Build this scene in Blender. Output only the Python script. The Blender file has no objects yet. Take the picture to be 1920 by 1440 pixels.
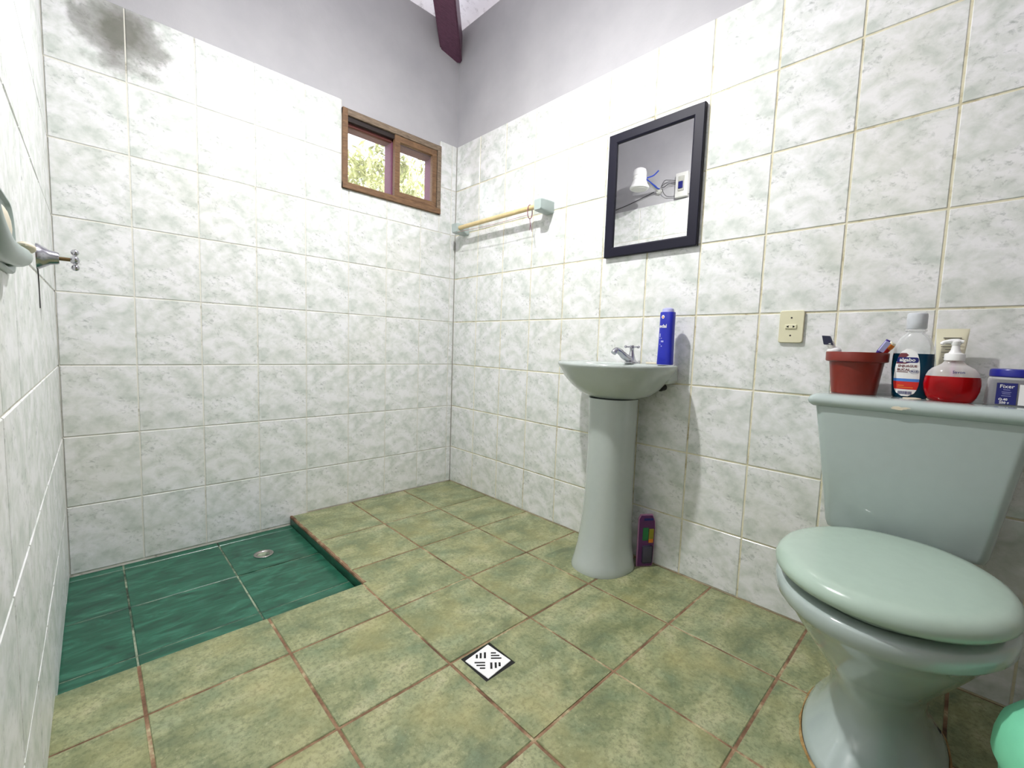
import bpy, bmesh, math, random
from mathutils import Vector, Matrix
random.seed(7)
scene = bpy.context.scene
col = scene.collection
PI = math.pi

# ------------------------------------------------------------------ camera, world, lights, exposure
cam_d = bpy.data.cameras.new('camera')
cam_d.sensor_fit = 'HORIZONTAL'; cam_d.sensor_width = 36.0
cam_d.lens = 823.42 / 1920 * 36.0
cam_d.clip_start = 0.01; cam_d.clip_end = 200
cam = bpy.data.objects.new('camera', cam_d); col.objects.link(cam)
_R = Vector((0.72091944, -0.69216603, 0.03437078)); _U = Vector((0.03358136, 0.08442781, 0.99586356))
_F = Vector((0.69220478, 0.71678319, -0.08410953))
m = Matrix.Identity(4)
for i in range(3):
    m[i][0] = _R[i]; m[i][1] = _U[i]; m[i][2] = -_F[i]
m.translation = Vector((-1.56937, -2.14644, 0.82695))
cam.matrix_world = m
scene.camera = cam

world = bpy.data.worlds.new('sky'); scene.world = world; world.use_nodes = True
wn = world.node_tree; bg = wn.nodes['Background']
bg.inputs[0].default_value = (0.86, 0.93, 1.0, 1); bg.inputs[1].default_value = 1.7

sun_d = bpy.data.lights.new('sun', 'SUN'); sun_d.energy = 5; sun_d.angle = 0.01; sun_d.color = (1, .95, .86)
sun = bpy.data.objects.new('sun', sun_d); col.objects.link(sun)
sun.rotation_euler = Vector((0.55, 0.85, -1.0)).to_track_quat('-Z', 'Y').to_euler()
sun.location = (-6, -8, 10)
BULB = Vector((-0.91, -1.05, 2.26)); BULB_STRENGTH = 1750.0

vs = scene.view_settings
vs.view_transform = 'Standard'; vs.look = 'None'; vs.gamma = 1.0; vs.use_curve_mapping = False
vs.exposure = 0.75

# ------------------------------------------------------------------ material helpers
def srgb(r, g, b):
    f = lambda c: (c/255)/12.92 if c <= 10 else (((c/255)+.055)/1.055)**2.4
    return (f(r), f(g), f(b), 1)

class NT:
    def __init__(s, name):
        s.m = bpy.data.materials.new(name); s.m.use_nodes = True
        s.t = s.m.node_tree; s.b = s.t.nodes['Principled BSDF']
    def n(s, typ, **kw):
        nd = s.t.nodes.new(typ)
        for k, v in kw.items():
            if k.startswith('i_'):
                nd.inputs[int(k[2:])].default_value = v
            else: setattr(nd, k, v)
        return nd
    def l(s, a, b): s.t.links.new(a, b)
    def ramp(s, fac, stops, interp='LINEAR'):
        r = s.t.nodes.new('ShaderNodeValToRGB'); r.color_ramp.interpolation = interp
        e = r.color_ramp.elements
        while len(e) < len(stops): e.new(0.5)
        for i, (p, c) in enumerate(stops):
            e[i].position = p; e[i].color = c if len(c) == 4 else (*c, 1)
        s.l(fac, r.inputs[0]); return r.outputs[0]
    def mix(s, fac, a, b, typ='MIX'):
        x = s.t.nodes.new('ShaderNodeMix'); x.data_type = 'RGBA'; x.blend_type = typ
        for sock, v in ((x.inputs[0], fac), (x.inputs[6], a), (x.inputs[7], b)):
            if hasattr(v, 'default_value') or hasattr(v, 'is_linked'): s.l(v, sock)
            else: sock.default_value = v
        return x.outputs[2]
    def math(s, op, a, b=None):
        x = s.t.nodes.new('ShaderNodeMath'); x.operation = op
        for i, v in enumerate((a, b)):
            if v is None: continue
            if isinstance(v, (int, float)): x.inputs[i].default_value = v
            else: s.l(v, x.inputs[i])
        return x.outputs[0]
    def noise(s, vec, scale, detail=3, rough=.5, dist=0):
        x = s.t.nodes.new('ShaderNodeTexNoise')
        x.inputs['Scale'].default_value = scale; x.inputs['Detail'].default_value = detail
        x.inputs['Roughness'].default_value = rough; x.inputs['Distortion'].default_value = dist
        if vec is not None: s.l(vec, x.inputs['Vector'])
        return x.outputs[0]
    def objvec(s, variants=0, scale=(1, 1, 1)):
        tc = s.n('ShaderNodeTexCoord'); v = tc.outputs['Object']
        mp = s.n('ShaderNodeMapping'); mp.inputs['Scale'].default_value = scale
        s.l(v, mp.inputs['Vector'])
        if variants:
            oi = s.n('ShaderNodeObjectInfo')
            q = s.math('FLOOR', s.math('MULTIPLY', oi.outputs['Random'], variants))
            q = s.math('MULTIPLY', q, 3.7)
            c = s.n('ShaderNodeCombineXYZ'); s.l(q, c.inputs[0]); s.l(q, c.inputs[2])
            s.l(c.outputs[0], mp.inputs['Location'])
        return mp.outputs[0]
    def pos(s):
        return s.n('ShaderNodeNewGeometry').outputs['Position']
    def bump(s, h, strength=.2, dist=.01):
        x = s.n('ShaderNodeBump'); x.inputs['Strength'].default_value = strength
        x.inputs['Distance'].default_value = dist; s.l(h, x.inputs['Height'])
        s.l(x.outputs[0], s.b.inputs['Normal'])
    def set(s, color=None, rough=None, metal=None, **kw):
        for k, v in (('Base Color', color), ('Roughness', rough), ('Metallic', metal)):
            if v is None: continue
            if hasattr(v, 'is_linked'): s.l(v, s.b.inputs[k])
            else: s.b.inputs[k].default_value = v
        for k, v in kw.items(): s.b.inputs[k.replace('_', ' ')].default_value = v
        return s.m

def plain(name, c, rough=.4, metal=0, bumpiness=0, vary=.06, **kw):
    t = NT(name); v = t.objvec()
    n = t.noise(v, 40, 3)
    d = tuple(x*(1-vary*2) for x in c[:3]) + (1,)
    t.set(t.ramp(n, [(.35, d), (.65, c)]), rough, metal, **kw)
    if bumpiness: t.bump(t.noise(v, 180, 3), bumpiness, .002)
    return t.m

def wall_tile_mat(name, stain=False, rough=.13, coat=.25):
    t = NT(name); v = t.objvec(4, (1, 1, 1))
    # blotchy marble print: pale cloud + grey-green patches + small dark flecks on a slant
    rot = t.n('ShaderNodeMapping'); rot.inputs['Rotation'].default_value = (0, .7, 0)
    rot.inputs['Scale'].default_value = (1.0, 1, 1.35); t.l(v, rot.inputs['Vector'])
    r = rot.outputs[0]
    cloud = t.noise(r, 14, 5, .6, .25)
    cl = t.ramp(cloud, [(.33, srgb(197, 204, 198)), (.46, srgb(217, 220, 217)), (.60, srgb(234, 234, 236))])
    fleck = t.noise(r, 46, 5, .68, .3)
    fm = t.ramp(fleck, [(.53, (0, 0, 0)), (.68, (1, 1, 1))])
    gate = t.ramp(t.noise(v, 9, 2), [(.42, (0, 0, 0)), (.62, (1, 1, 1))])
    f2 = t.math('MULTIPLY', t.math('MULTIPLY', fm, gate), .75)
    c = t.mix(f2, cl, srgb(146, 154, 150))
    warm = t.ramp(t.noise(t.pos(), 1.7, 3), [(.5, (0, 0, 0)), (.75, (1, 1, 1))])
    c = t.mix(t.math('MULTIPLY', warm, .22), c, srgb(210, 206, 184))
    if stain:   # soot mark in the upper corner above the shower
        sep = t.n('ShaderNodeSeparateXYZ'); t.l(t.pos(), sep.inputs[0])
        dx = t.math('DIVIDE', t.math('ADD', sep.outputs[0], 1.452), .135)
        dz = t.math('DIVIDE', t.math('SUBTRACT', sep.outputs[2], 1.87), .155)
        d = t.math('SQRT', t.math('ADD', t.math('MULTIPLY', dx, dx), t.math('MULTIPLY', dz, dz)))
        d = t.math('ADD', d, t.math('MULTIPLY', t.math('SUBTRACT', t.noise(t.pos(), 11, 4, .6), .5), 1.5))
        s1 = t.ramp(d, [(.25, (.86, .86, .86)), (.75, (.55, .55, .55)), (1.12, (0, 0, 0))])
        c = t.mix(s1, c, srgb(98, 97, 86))
    t.set(c, rough)
    t.b.inputs['Coat Weight'].default_value = coat; t.b.inputs['Coat Roughness'].default_value = .06
    t.bump(t.noise(v, 5, 2), .05, .01)
    return t.m

def floor_tile_mat():
    t = NT('olive floor tile'); v = t.objvec(30)
    st = t.n('ShaderNodeMapping'); st.inputs['Scale'].default_value = (1, 1, 1.6); t.l(v, st.inputs['Vector'])
    big = t.noise(st.outputs[0], 7, 4, .6, .5)
    c = t.ramp(big, [(.3, srgb(98, 108, 78)), (.45, srgb(130, 136, 97)), (.58, srgb(158, 160, 120)), (.72, srgb(178, 174, 138))])
    gr = t.ramp(t.noise(v, 14, 4), [(.45, (0, 0, 0)), (.7, (1, 1, 1))])
    c = t.mix(t.math('MULTIPLY', gr, .5), c, srgb(118, 138, 110))
    sp = t.ramp(t.noise(v, 85, 5, .78), [(.47, (0, 0, 0)), (.60, (1, 1, 1))])
    c = t.mix(t.math('MULTIPLY', sp, .58), c, srgb(88, 98, 66))
    wp = t.ramp(t.noise(v, 60, 5, .75), [(.56, (0, 0, 0)), (.7, (1, 1, 1))])
    c = t.mix(t.math('MULTIPLY', wp, .5), c, srgb(190, 188, 150))
    yl = t.ramp(t.noise(v, 5, 3), [(.52, (0, 0, 0)), (.7, (1, 1, 1))])
    c = t.mix(t.math('MULTIPLY', yl, .35), c, srgb(168, 156, 98))
    t.set(c, .42)
    t.bump(t.noise(v, 90, 4, .6), .12, .003)
    return t.m

def shower_tile_mat():
    t = NT('deep green shower tile'); v = t.objvec(12)
    st = t.n('ShaderNodeMapping'); st.inputs['Scale'].default_value = (1, 1, 3.2); st.inputs['Rotation'].default_value = (0, .5, 0)
    t.l(v, st.inputs['Vector'])
    n = t.noise(st.outputs[0], 9, 5, .6, 1.2)
    c = t.ramp(n, [(.3, srgb(18, 62, 47)), (.5, srgb(28, 88, 67)), (.66, srgb(50, 112, 90)), (.78, srgb(88, 140, 120))])
    t.set(c, .3); t.bump(t.noise(v, 60, 3), .08, .002)
    return t.m

def grout_mat(name, stops, scale=14):
    t = NT(name); n = t.noise(t.pos(), scale, 5, .7)
    t.set(t.ramp(n, stops), .85); t.bump(t.noise(t.pos(), 160, 3), .3, .002)
    return t.m

def plaster_mat(name, a, b, blot=None):
    t = NT(name); n = t.noise(t.pos(), 3, 5, .6)
    c = t.ramp(n, [(.3, a), (.7, b)])
    if blot:
        s = t.ramp(t.noise(t.pos(), 30, 5, .7), [(.56, (0, 0, 0)), (.72, (1, 1, 1))])
        c = t.mix(t.math('MULTIPLY', s, .6), c, blot)
    t.set(c, .8); t.bump(t.noise(t.pos(), 25, 5, .6), .12, .01)
    return t.m

def wood_mat(name, a, b, rough=.6):
    t = NT(name); v = t.objvec(0, (1, 1, 1))
    w = t.n('ShaderNodeMapping'); w.inputs['Scale'].default_value = (4, 30, 30); t.l(v, w.inputs['Vector'])
    n = t.noise(w.outputs[0], 6, 5, .6, .5)
    t.set(t.ramp(n, [(.3, a), (.7, b)]), rough); t.bump(n, .2, .002)
    return t.m

def clear_mat(name, tint=(1, 1, 1, 1), amount=.8, rough=.05, edge=.55):
    t = NT(name); t.set(tint, rough)
    tr = t.n('ShaderNodeBsdfTransparent'); tr.inputs[0].default_value = tint
    mx = t.n('ShaderNodeMixShader')
    fr = t.n('ShaderNodeLayerWeight'); fr.inputs['Blend'].default_value = .25
    k = t.math('SUBTRACT', amount, t.math('MULTIPLY', fr.outputs['Facing'], edge))
    t.l(k, mx.inputs[0]); t.l(t.b.outputs[0], mx.inputs[1]); t.l(tr.outputs[0], mx.inputs[2])
    out = [n for n in t.t.nodes if n.type == 'OUTPUT_MATERIAL'][0]
    t.l(mx.outputs[0], out.inputs[0])
    return t.m

M = {}
M['tile_a'] = wall_tile_mat('marbled wall tile back', True)
M['tile_b'] = wall_tile_mat('marbled wall tile')
M['tile_c'] = wall_tile_mat('marbled wall tile with a dull soap film', rough=.42, coat=0)
M['floor_tile'] = floor_tile_mat()
M['shower_tile'] = shower_tile_mat()
M['grout_pale'] = grout_mat('pale wall grout', [(.3, srgb(150, 145, 128)), (.42, srgb(214, 212, 202)), (.7, srgb(226, 224, 214))])
M['grout_cream'] = grout_mat('cream wall grout', [(.3, srgb(160, 146, 110)), (.45, srgb(214, 208, 180)), (.7, srgb(228, 224, 204))])
M['grout_brown'] = grout_mat('brown floor grout', [(.3, srgb(70, 48, 34)), (.45, srgb(118, 88, 66)), (.56, srgb(146, 116, 90)), (.66, srgb(186, 176, 140))], 9)
M['grout_dark'] = grout_mat('dark shower grout', [(.36, srgb(24, 34, 26)), (.46, srgb(84, 100, 82)), (.6, srgb(150, 160, 138))], 12)
M['plaster'] = plaster_mat('grey-white plaster', srgb(172, 171, 175), srgb(186, 185, 188))
M['ceil'] = plaster_mat('mouldy rough ceiling', srgb(196, 192, 198), srgb(214, 212, 216), srgb(130, 126, 130))
M['beam'] = wood_mat('dark maroon painted beam', srgb(84, 50, 70), srgb(112, 70, 94), .4)
M['wood'] = wood_mat('weathered brown wood', srgb(92, 66, 46), srgb(136, 104, 74))
M['wood_grey'] = wood_mat('grey worn wood', srgb(90, 76, 64), srgb(150, 132, 112), .8)
M['wood_dark'] = plain('dark track', srgb(40, 30, 28), .6)
M['mauve'] = plain('mauve painted wood', srgb(116, 66, 90), .7)
M['redbrown'] = plain('red-brown painted wood', srgb(100, 52, 48), .75)
M['ceramic'] = plain('grey-green ceramic', srgb(170, 183, 180), .12, vary=.012, Coat_Weight=.5, Coat_Roughness=.05)
M['ceramic_pale'] = plain('pale grey ceramic', srgb(180, 188, 184), .12, vary=.012, Coat_Weight=.5, Coat_Roughness=.05)
M['ceramic_shaded'] = plain('shade-darkened grey-green ceramic', srgb(146, 162, 158), .3, vary=.03)  # same ceramic, with the soap dish's shaded side put into the colour
M['seat'] = plain('pale green seat plastic', srgb(168, 188, 174), .22, vary=.015, Coat_Weight=.2, Coat_Roughness=.1)
M['chrome'] = plain('worn chrome', srgb(190, 190, 196), .18, 1.0, vary=.05)
M['brass'] = plain('tarnished brass', srgb(120, 100, 70), .35, 1.0)
M['steel'] = plain('brushed steel', srgb(186, 180, 176), .3, 1.0)
M['black'] = plain('painted hole shade', srgb(10, 10, 10), .8)  # black colour stands in for the dark inside holes and slots
M['navy'] = plain('navy-black frame', srgb(15, 14, 34), .5, Specular_IOR_Level=.25)
t = NT('mirror glass'); t.set(t.ramp(t.noise(t.objvec(), 3, 2), [(0, (.86, .87, .86)), (1, (.9, .9, .9))]), .012, 1.0); M['mirror'] = t.m
M['glass'] = clear_mat('window glass', (1, 1, 1, 1), .97, .02, .04)
M['beige_bar'] = plain('aged ivory plastic', srgb(222, 200, 150), .35)
M['ivory'] = plain('ivory plastic', srgb(218, 214, 184), .4, vary=.02)
M['terracotta'] = plain('red-brown plastic', srgb(122, 36, 23), .38, vary=.04)
M['white'] = plain('white plastic', srgb(236, 236, 236), .35, vary=.01)
M['offwhite'] = plain('off-white plastic', srgb(214, 214, 210), .4, vary=.02)
M['blue'] = plain('royal blue plastic', srgb(30, 40, 170), .3, vary=.03)
M['lilac'] = plain('pale lilac cap', srgb(176, 178, 226), .35)
M['deepblue'] = plain('deep blue lid', srgb(24, 30, 140), .3)
M['navyprint'] = plain('navy print', srgb(22, 28, 110), .4)
M['purple'] = plain('purple plastic', srgb(60, 36, 130), .35)
M['darkblue'] = plain('dark blue rubber', srgb(40, 42, 70), .5)
M['red'] = plain('red print', srgb(206, 40, 30), .4)
M['orange'] = plain('orange print', srgb(230, 130, 40), .4)
M['skyblue'] = plain('sky blue print', srgb(70, 130, 210), .4)
M['maroon'] = plain('maroon print', srgb(110, 40, 50), .4)
M['green'] = plain('bright green print', srgb(34, 116, 66), .4)
M['yellow'] = plain('yellow print', srgb(150, 140, 40), .4)
M['magenta'] = plain('purple-magenta card', srgb(98, 44, 104), .3)
M['pink'] = plain('pink edge', srgb(206, 150, 190), .35)
M['clear'] = clear_mat('clear bottle plastic', (.97, .98, .98, 1), .82, .06)
M['clear_milky'] = clear_mat('milky clear plastic', (.95, .95, .95, 1), .7, .1)
t = NT('teal mouthwash'); t.set(t.ramp(t.noise(t.objvec(), 12, 2), [(.3, srgb(4, 44, 70)), (.7, srgb(10, 74, 96))]), .08, Transmission_Weight=.25, IOR=1.33); M['teal'] = t.m
t = NT('red liquid soap'); t.set(t.ramp(t.noise(t.objvec(), 14, 2), [(.3, srgb(150, 4, 14)), (.7, srgb(214, 12, 24))]), .08, Transmission_Weight=.35, IOR=1.33); M['redsoap'] = t.m
M['gel'] = plain('dark gel', srgb(70, 66, 84), .25)
M['cream'] = plain('cream tube', srgb(238, 234, 206), .4, vary=.01)
M['grey_print'] = plain('grey print', srgb(120, 118, 104), .5)
M['mint'] = plain('mint green plastic', srgb(126, 214, 174), .45, vary=.02, bumpiness=.1)
M['soap'] = plain('old beige soap', srgb(222, 212, 190), .5)
M['cable'] = plain('black cable', srgb(40, 38, 40), .5)
M['bluewire'] = plain('blue wire', srgb(30, 70, 190), .45)
M['greypipe'] = plain('grey pipe', srgb(180, 180, 172), .5)
M['rust'] = grout_mat('rusty sealant', [(.3, srgb(110, 80, 40)), (.5, srgb(160, 128, 80)), (.7, srgb(190, 170, 120))], 40)
t = NT('leaf'); oi = t.noise(t.pos(), 6, 3)
t.set(t.ramp(oi, [(.3, srgb(120, 118, 92)), (.48, srgb(196, 200, 146)), (.7, srgb(236, 236, 214))]), .5); M['leaf'] = t.m
M['bark'] = plain('bark', srgb(110, 92, 74), .9)
M['soil'] = plaster_mat('dry soil', srgb(150, 130, 100), srgb(176, 160, 128))
t = NT('lit bulb'); t.set((1, 1, 1, 1), .5)
t.b.inputs['Emission Color'].default_value = (1, .99, .975, 1); t.b.inputs['Emission Strength'].default_value = BULB_STRENGTH; M['bulb'] = t.m

# ------------------------------------------------------------------ geometry helpers
def link(name, me, mat=None, parent=None, smooth=False):
    o = bpy.data.objects.new(name, me); col.objects.link(o)
    if mat is not None and not me.materials: me.materials.append(M[mat] if isinstance(mat, str) else mat)
    if smooth:
        for p in me.polygons: p.use_smooth = True
    if parent is not None: o.parent = parent
    return o

ORG = {}
def thing(name, label, cat, loc=(0, 0, 0), rotz=0, group=None):
    o = bpy.data.objects.new(name, None); col.objects.link(o); o.empty_display_size = .05
    o.location = loc; o.rotation_euler = (0, 0, rotz)
    o['label'] = label; o['category'] = cat
    if group: o['group'] = group
    ORG[o.name] = Vector(loc) if rotz == 0 else Vector((0, 0, 0))
    return o

def part(name, bm, mat, parent, smooth=False, label=None, angle=None):
    """bm in world coords (or the thing's local frame if the thing is rotated)"""
    if parent is not None and parent.name in ORG:
        bmesh.ops.translate(bm, verts=bm.verts, vec=-ORG[parent.name])
    bmesh.ops.recalc_face_normals(bm, faces=bm.faces)
    me = bpy.data.meshes.new(name); bm.to_mesh(me); bm.free()
    o = link(name, me, mat, parent)
    if smooth:
        me.shade_smooth() if hasattr(me, 'shade_smooth') else None
        for p in me.polygons: p.use_smooth = True
        try: me.set_sharp_from_angle(angle=math.radians(angle if angle else 40))
        except Exception: pass
    if parent is not None and parent.name in ORG: ORG[o.name] = ORG[parent.name]
    if label: o['label'] = label
    return o

def single(name, bm, mat, label, cat, smooth=False, group=None, base=None):
    """a thing that is one mesh, origin at its base"""
    if base is None:
        xs = [v.co for v in bm.verts]
        base = Vector((sum(c.x for c in xs)/len(xs), sum(c.y for c in xs)/len(xs), min(c.z for c in xs)))
    bmesh.ops.translate(bm, verts=bm.verts, vec=-Vector(base))
    o = part(name, bm, mat, None, smooth); o.location = base
    o['label'] = label; o['category'] = cat
    if group: o['group'] = group
    return o

def box(bm, x0, x1, y0, y1, z0, z1, bevel=0, seg=1):
    r = bmesh.ops.create_cube(bm, size=1)
    vs_ = r['verts']
    for v in vs_:
        v.co = Vector(((x0+x1)/2 + v.co.x*(x1-x0), (y0+y1)/2 + v.co.y*(y1-y0), (z0+z1)/2 + v.co.z*(z1-z0)))
    if bevel:
        es = list({e for v in vs_ for e in v.link_edges})
        bmesh.ops.bevel(bm, geom=es, offset=bevel, segments=seg, affect='EDGES', profile=.5)
    return bm

def BM(): return bmesh.new()

def loft(bm, rings, cap0=True, cap1=True):
    rows = [[bm.verts.new(p) for p in r] for r in rings]
    n = len(rows[0])
    for a, b in zip(rows, rows[1:]):
        for i in range(n):
            bm.faces.new((a[i], a[(i+1) % n], b[(i+1) % n], b[i]))
    if cap0: bm.faces.new(rows[0][::-1])
    if cap1: bm.faces.new(rows[-1])
    return bm

def lathe(bm, c, prof, n=32, cap0=True, cap1=True, sx=1, sy=1):
    rings = [[(c[0]+r*sx*math.cos(2*PI*i/n), c[1]+r*sy*math.sin(2*PI*i/n), c[2]+z) for i in range(n)] for r, z in prof]
    return loft(bm, rings, cap0, cap1)

def tube(bm, pts, rad, n=10, caps=True):
    pts = [Vector(p) for p in pts]
    if not isinstance(rad, (list, tuple)): rad = [rad]*len(pts)
    rings = []
    up = Vector((0, 0, 1))
    prev = None
    for i, p in enumerate(pts):
        d = (pts[min(i+1, len(pts)-1)] - pts[max(i-1, 0)]).normalized()
        if prev is None:
            a = d.orthogonal().normalized() if abs(d.z) > .95 else d.cross(up).normalized()
        else:
            a = (prev - d*prev.dot(d)).normalized()
        prev = a; b = d.cross(a)
        rings.append([p + (a*math.cos(2*PI*k/n) + b*math.sin(2*PI*k/n))*rad[i] for k in range(n)])
    return loft(bm, rings, caps, caps)

def curve_pts(ctrl, n=24):
    """Catmull-Rom through the control points"""
    P = [Vector(p) for p in ctrl]; P = [P[0]*2-P[1]] + P + [P[-1]*2-P[-2]]
    out = []
    segs = len(P)-3
    for s in range(segs):
        a, b, c, d = P[s:s+4]
        k = max(2, n//segs)
        for i in range(k + (1 if s == segs-1 else 0)):
            t_ = i/k
            out.append(.5*((2*b) + (c-a)*t_ + (2*a-5*b+4*c-d)*t_*t_ + (3*b-a-3*c+d)*t_**3))
    return out

def sphere(bm, c, r, n=12, s=(1, 1, 1)):
    res = bmesh.ops.create_uvsphere(bm, u_segments=n, v_segments=max(6, n//2), radius=r)
    for v in res['verts']: v.co = Vector((v.co.x*s[0]+c[0], v.co.y*s[1]+c[1], v.co.z*s[2]+c[2]))
    return bm

def prism(bm, pts, vec):
    """closed polygon pts extruded by vec"""
    a = [bm.verts.new(p) for p in pts]; b = [bm.verts.new(Vector(p)+Vector(vec)) for p in pts]
    n = len(a)
    bm.faces.new(a[::-1]); bm.faces.new(b)
    for i in range(n): bm.faces.new((a[i], a[(i+1) % n], b[(i+1) % n], b[i]))
    return bm

def rrect(w, h, r, n=5):
    """rounded rectangle outline centred at 0"""
    o = []
    for cx, cy, a0 in ((w/2-r, h/2-r, 0), (-w/2+r, h/2-r, 90), (-w/2+r, -h/2+r, 180), (w/2-r, -h/2+r, 270)):
        for k in range(n+1):
            a = math.radians(a0+90*k/n); o.append((cx+r*math.cos(a), cy+r*math.sin(a)))
    return o

def text_bm(s, size, place, bold=0.0, align='CENTER', sxx=1.0):
    """flat lettering; place(x, y) -> world point"""
    c = bpy.data.curves.new('lettering', 'FONT'); c.body = s; c.size = size; c.align_x = align; c.align_y = 'CENTER'
    c.offset = bold; c.resolution_u = 2
    o = bpy.data.objects.new('lettering_source', c); col.objects.link(o)
    dg = bpy.context.evaluated_depsgraph_get(); dg.update()
    me = bpy.data.meshes.new_from_object(o.evaluated_get(dg))
    bpy.data.objects.remove(o); bpy.data.curves.remove(c)
    bm = BM(); bm.from_mesh(me); bpy.data.meshes.remove(me)
    for v in bm.verts: v.co = Vector(place(v.co.x*sxx, v.co.y))
    return bm

# ------------------------------------------------------------------ room dimensions
TILE_TOP = 1.961
ROWS = [0.0] + [.711+.25*k for k in range(-2, 6)]          # floor .. 1.961
XA = [-1.6435] + [-.2336-.20128*k for k in range(6, -1, -1)] + [-.0323, 0.0]
XA[0] = -1.645
YB = [0.0] + [.2112+.20737*k for k in range(0, 13)]        # along the right wall, towards the camera and past it
ROOM_Y = -2.90; ROOM_X = -1.645
WX0, WX1, WZ0, WZ1 = -.672, -.114, 1.557, 1.925             # window opening
SX0, SX1, SY0 = -1.66, -.912, -.765                         # shower recess
SH = -.042
XF = [0.0, -.317, -.617, -.918, -1.211, -1.506, -1.70]
YF = [0.0, -.35, -.657, -.968, -1.276, -1.576, -1.872, -2.178, -2.484, -2.79, -2.92]

_tile_cache = {}
def tile_mesh(w, h, thick, mat, cham=.0016):
    key = (round(w, 4), round(h, 4), thick, mat)
    if key in _tile_cache: return _tile_cache[key]
    me = bpy.data.meshes.new('tile')
    a, b = w/2, h/2; c = cham
    v = [(-a+c, 0, -b+c), (a-c, 0, -b+c), (a-c, 0, b-c), (-a+c, 0, b-c),
         (-a, c, -b), (a, c, -b), (a, c, b), (-a, c, b),
         (-a, thick, -b), (a, thick, -b), (a, thick, b), (-a, thick, b)]
    f = [(0, 1, 2, 3)]
    for o in (0, 4):
        for i in range(4):
            j = (i+1) % 4; f.append((o+i, o+4+i, o+4+j, o+j))
    me.from_pydata(v, [], f); me.update()
    bm = BM(); bm.from_mesh(me); bmesh.ops.recalc_face_normals(bm, faces=bm.faces); bm.to_mesh(me); bm.free()
    if me.polygons[0].normal.y > 0: me.flip_normals()
    me.materials.append(M[mat]); _tile_cache[key] = me
    return me

def put_tile(parent, x0, x1, z0, z1, mat, gap, thick=.008, jit=.0022, name='tile', floor_z=None, off=(0, 0)):
    w, h = abs(x1-x0)-gap, abs(z1-z0)-gap
    if w < .006 or h < .006: return None
    o = link(name, tile_mesh(w, h, thick, mat), None, parent)
    j = lambda: random.uniform(-jit, jit)
    cx, cz = (x0+x1)/2, (z0+z1)/2
    if floor_z is None:
        o.location = (cx, random.uniform(-.0004, .0004), cz); o.rotation_euler = (j(), 0, j())
    else:
        o.location = (cx, cz, floor_z+random.uniform(-.0006, .0006)); o.rotation_euler = (-PI/2+j()*.5, j()*.5, 0)
    return o

def struct(name, bm, mat, loc=(0, 0, 0), rotz=0):
    o = part(name, bm, mat, None); o.location = loc; o.rotation_euler = (0, 0, rotz); o['kind'] = 'structure'
    return o

# ------------------------------------------------------------------ back wall (window, shower)
bm = BM(); T = .09
ZC = 2.585
for (a, b, c, d) in ((-1.80, WX0, -.2, ZC+.1), (WX1, .15, -.2, ZC+.1), (WX0, WX1, -.2, WZ0), (WX0, WX1, WZ1, ZC+.1)):
    box(bm, a, b, .008, T, c, d)
wall_back = struct('wall_back', bm, 'plaster')
bm = BM()
for (a, b, c, d) in ((XA[0], WX0, -.05, TILE_TOP-.004), (WX1, 0, -.05, TILE_TOP-.004), (WX0, WX1, -.05, WZ0)):
    box(bm, a, b, .0022, .0079, c, d)
part('grout_bed', bm, 'grout_pale', wall_back)
for i in range(len(XA)-1):
    x0, x1 = XA[i], XA[i+1]
    for k in range(len(ROWS)-1):
        z0, z1 = ROWS[k], ROWS[k+1]
        if k == 0 and x0 < -.92: z0 = -.036
        spans = [(x0, x1, z0, z1)]
        if z1 > WZ0 and x1 > WX0 and x0 < WX1:
            spans = []
            if x0 < WX0-.01: spans.append((x0, WX0, z0, z1))
            if x1 > WX1+.01: spans.append((WX1, x1, z0, z1))
            if z0 < WZ0: spans.append((max(x0, WX0), min(x1, WX1), z0, WZ0))
        for s in spans: put_tile(wall_back, *s, 'tile_a', .0042)

# ------------------------------------------------------------------ right wall (mirror, basin, toilet)
bm = BM(); box(bm, -.05, 3.0, .008, T, -.2, ZC+.1)
wall_right = struct('wall_right', bm, 'plaster', (0, 0, 0), -PI/2)
bm = BM(); box(bm, 0, 2.9, .0022, .0079, -.05, TILE_TOP-.004)
part('grout_bed', bm, 'grout_cream', wall_right)
for i in range(len(YB)-1):
    for k in range(len(ROWS)-1):
        put_tile(wall_right, YB[i], YB[i+1], ROWS[k], ROWS[k+1], 'tile_b', .0052)

# ------------------------------------------------------------------ left wall (very close to the camera), slightly out of square
TILT = math.radians(.45)
bm = BM(); box(bm, -3.0, .05, .008, T, -.2, ZC+.1)
wall_left = struct('wall_left', bm, 'plaster', (ROOM_X, 0, 0), PI/2 - TILT)
bm = BM(); box(bm, -2.9, 0, .0022, .0079, -.05, TILE_TOP-.004)
part('grout_bed', bm, 'grout_pale', wall_left)
xs = [0.0] + [-.236-.2045*k for k in range(14)]
for i in range(len(xs)-1):
    for k in range(len(ROWS)-1):
        z0 = -.036 if (k == 0 and xs[i] > -.7) else ROWS[k]
        put_tile(wall_left, xs[i+1], xs[i], z0, ROWS[k+1], 'tile_c', .0042, jit=.0006)

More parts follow.
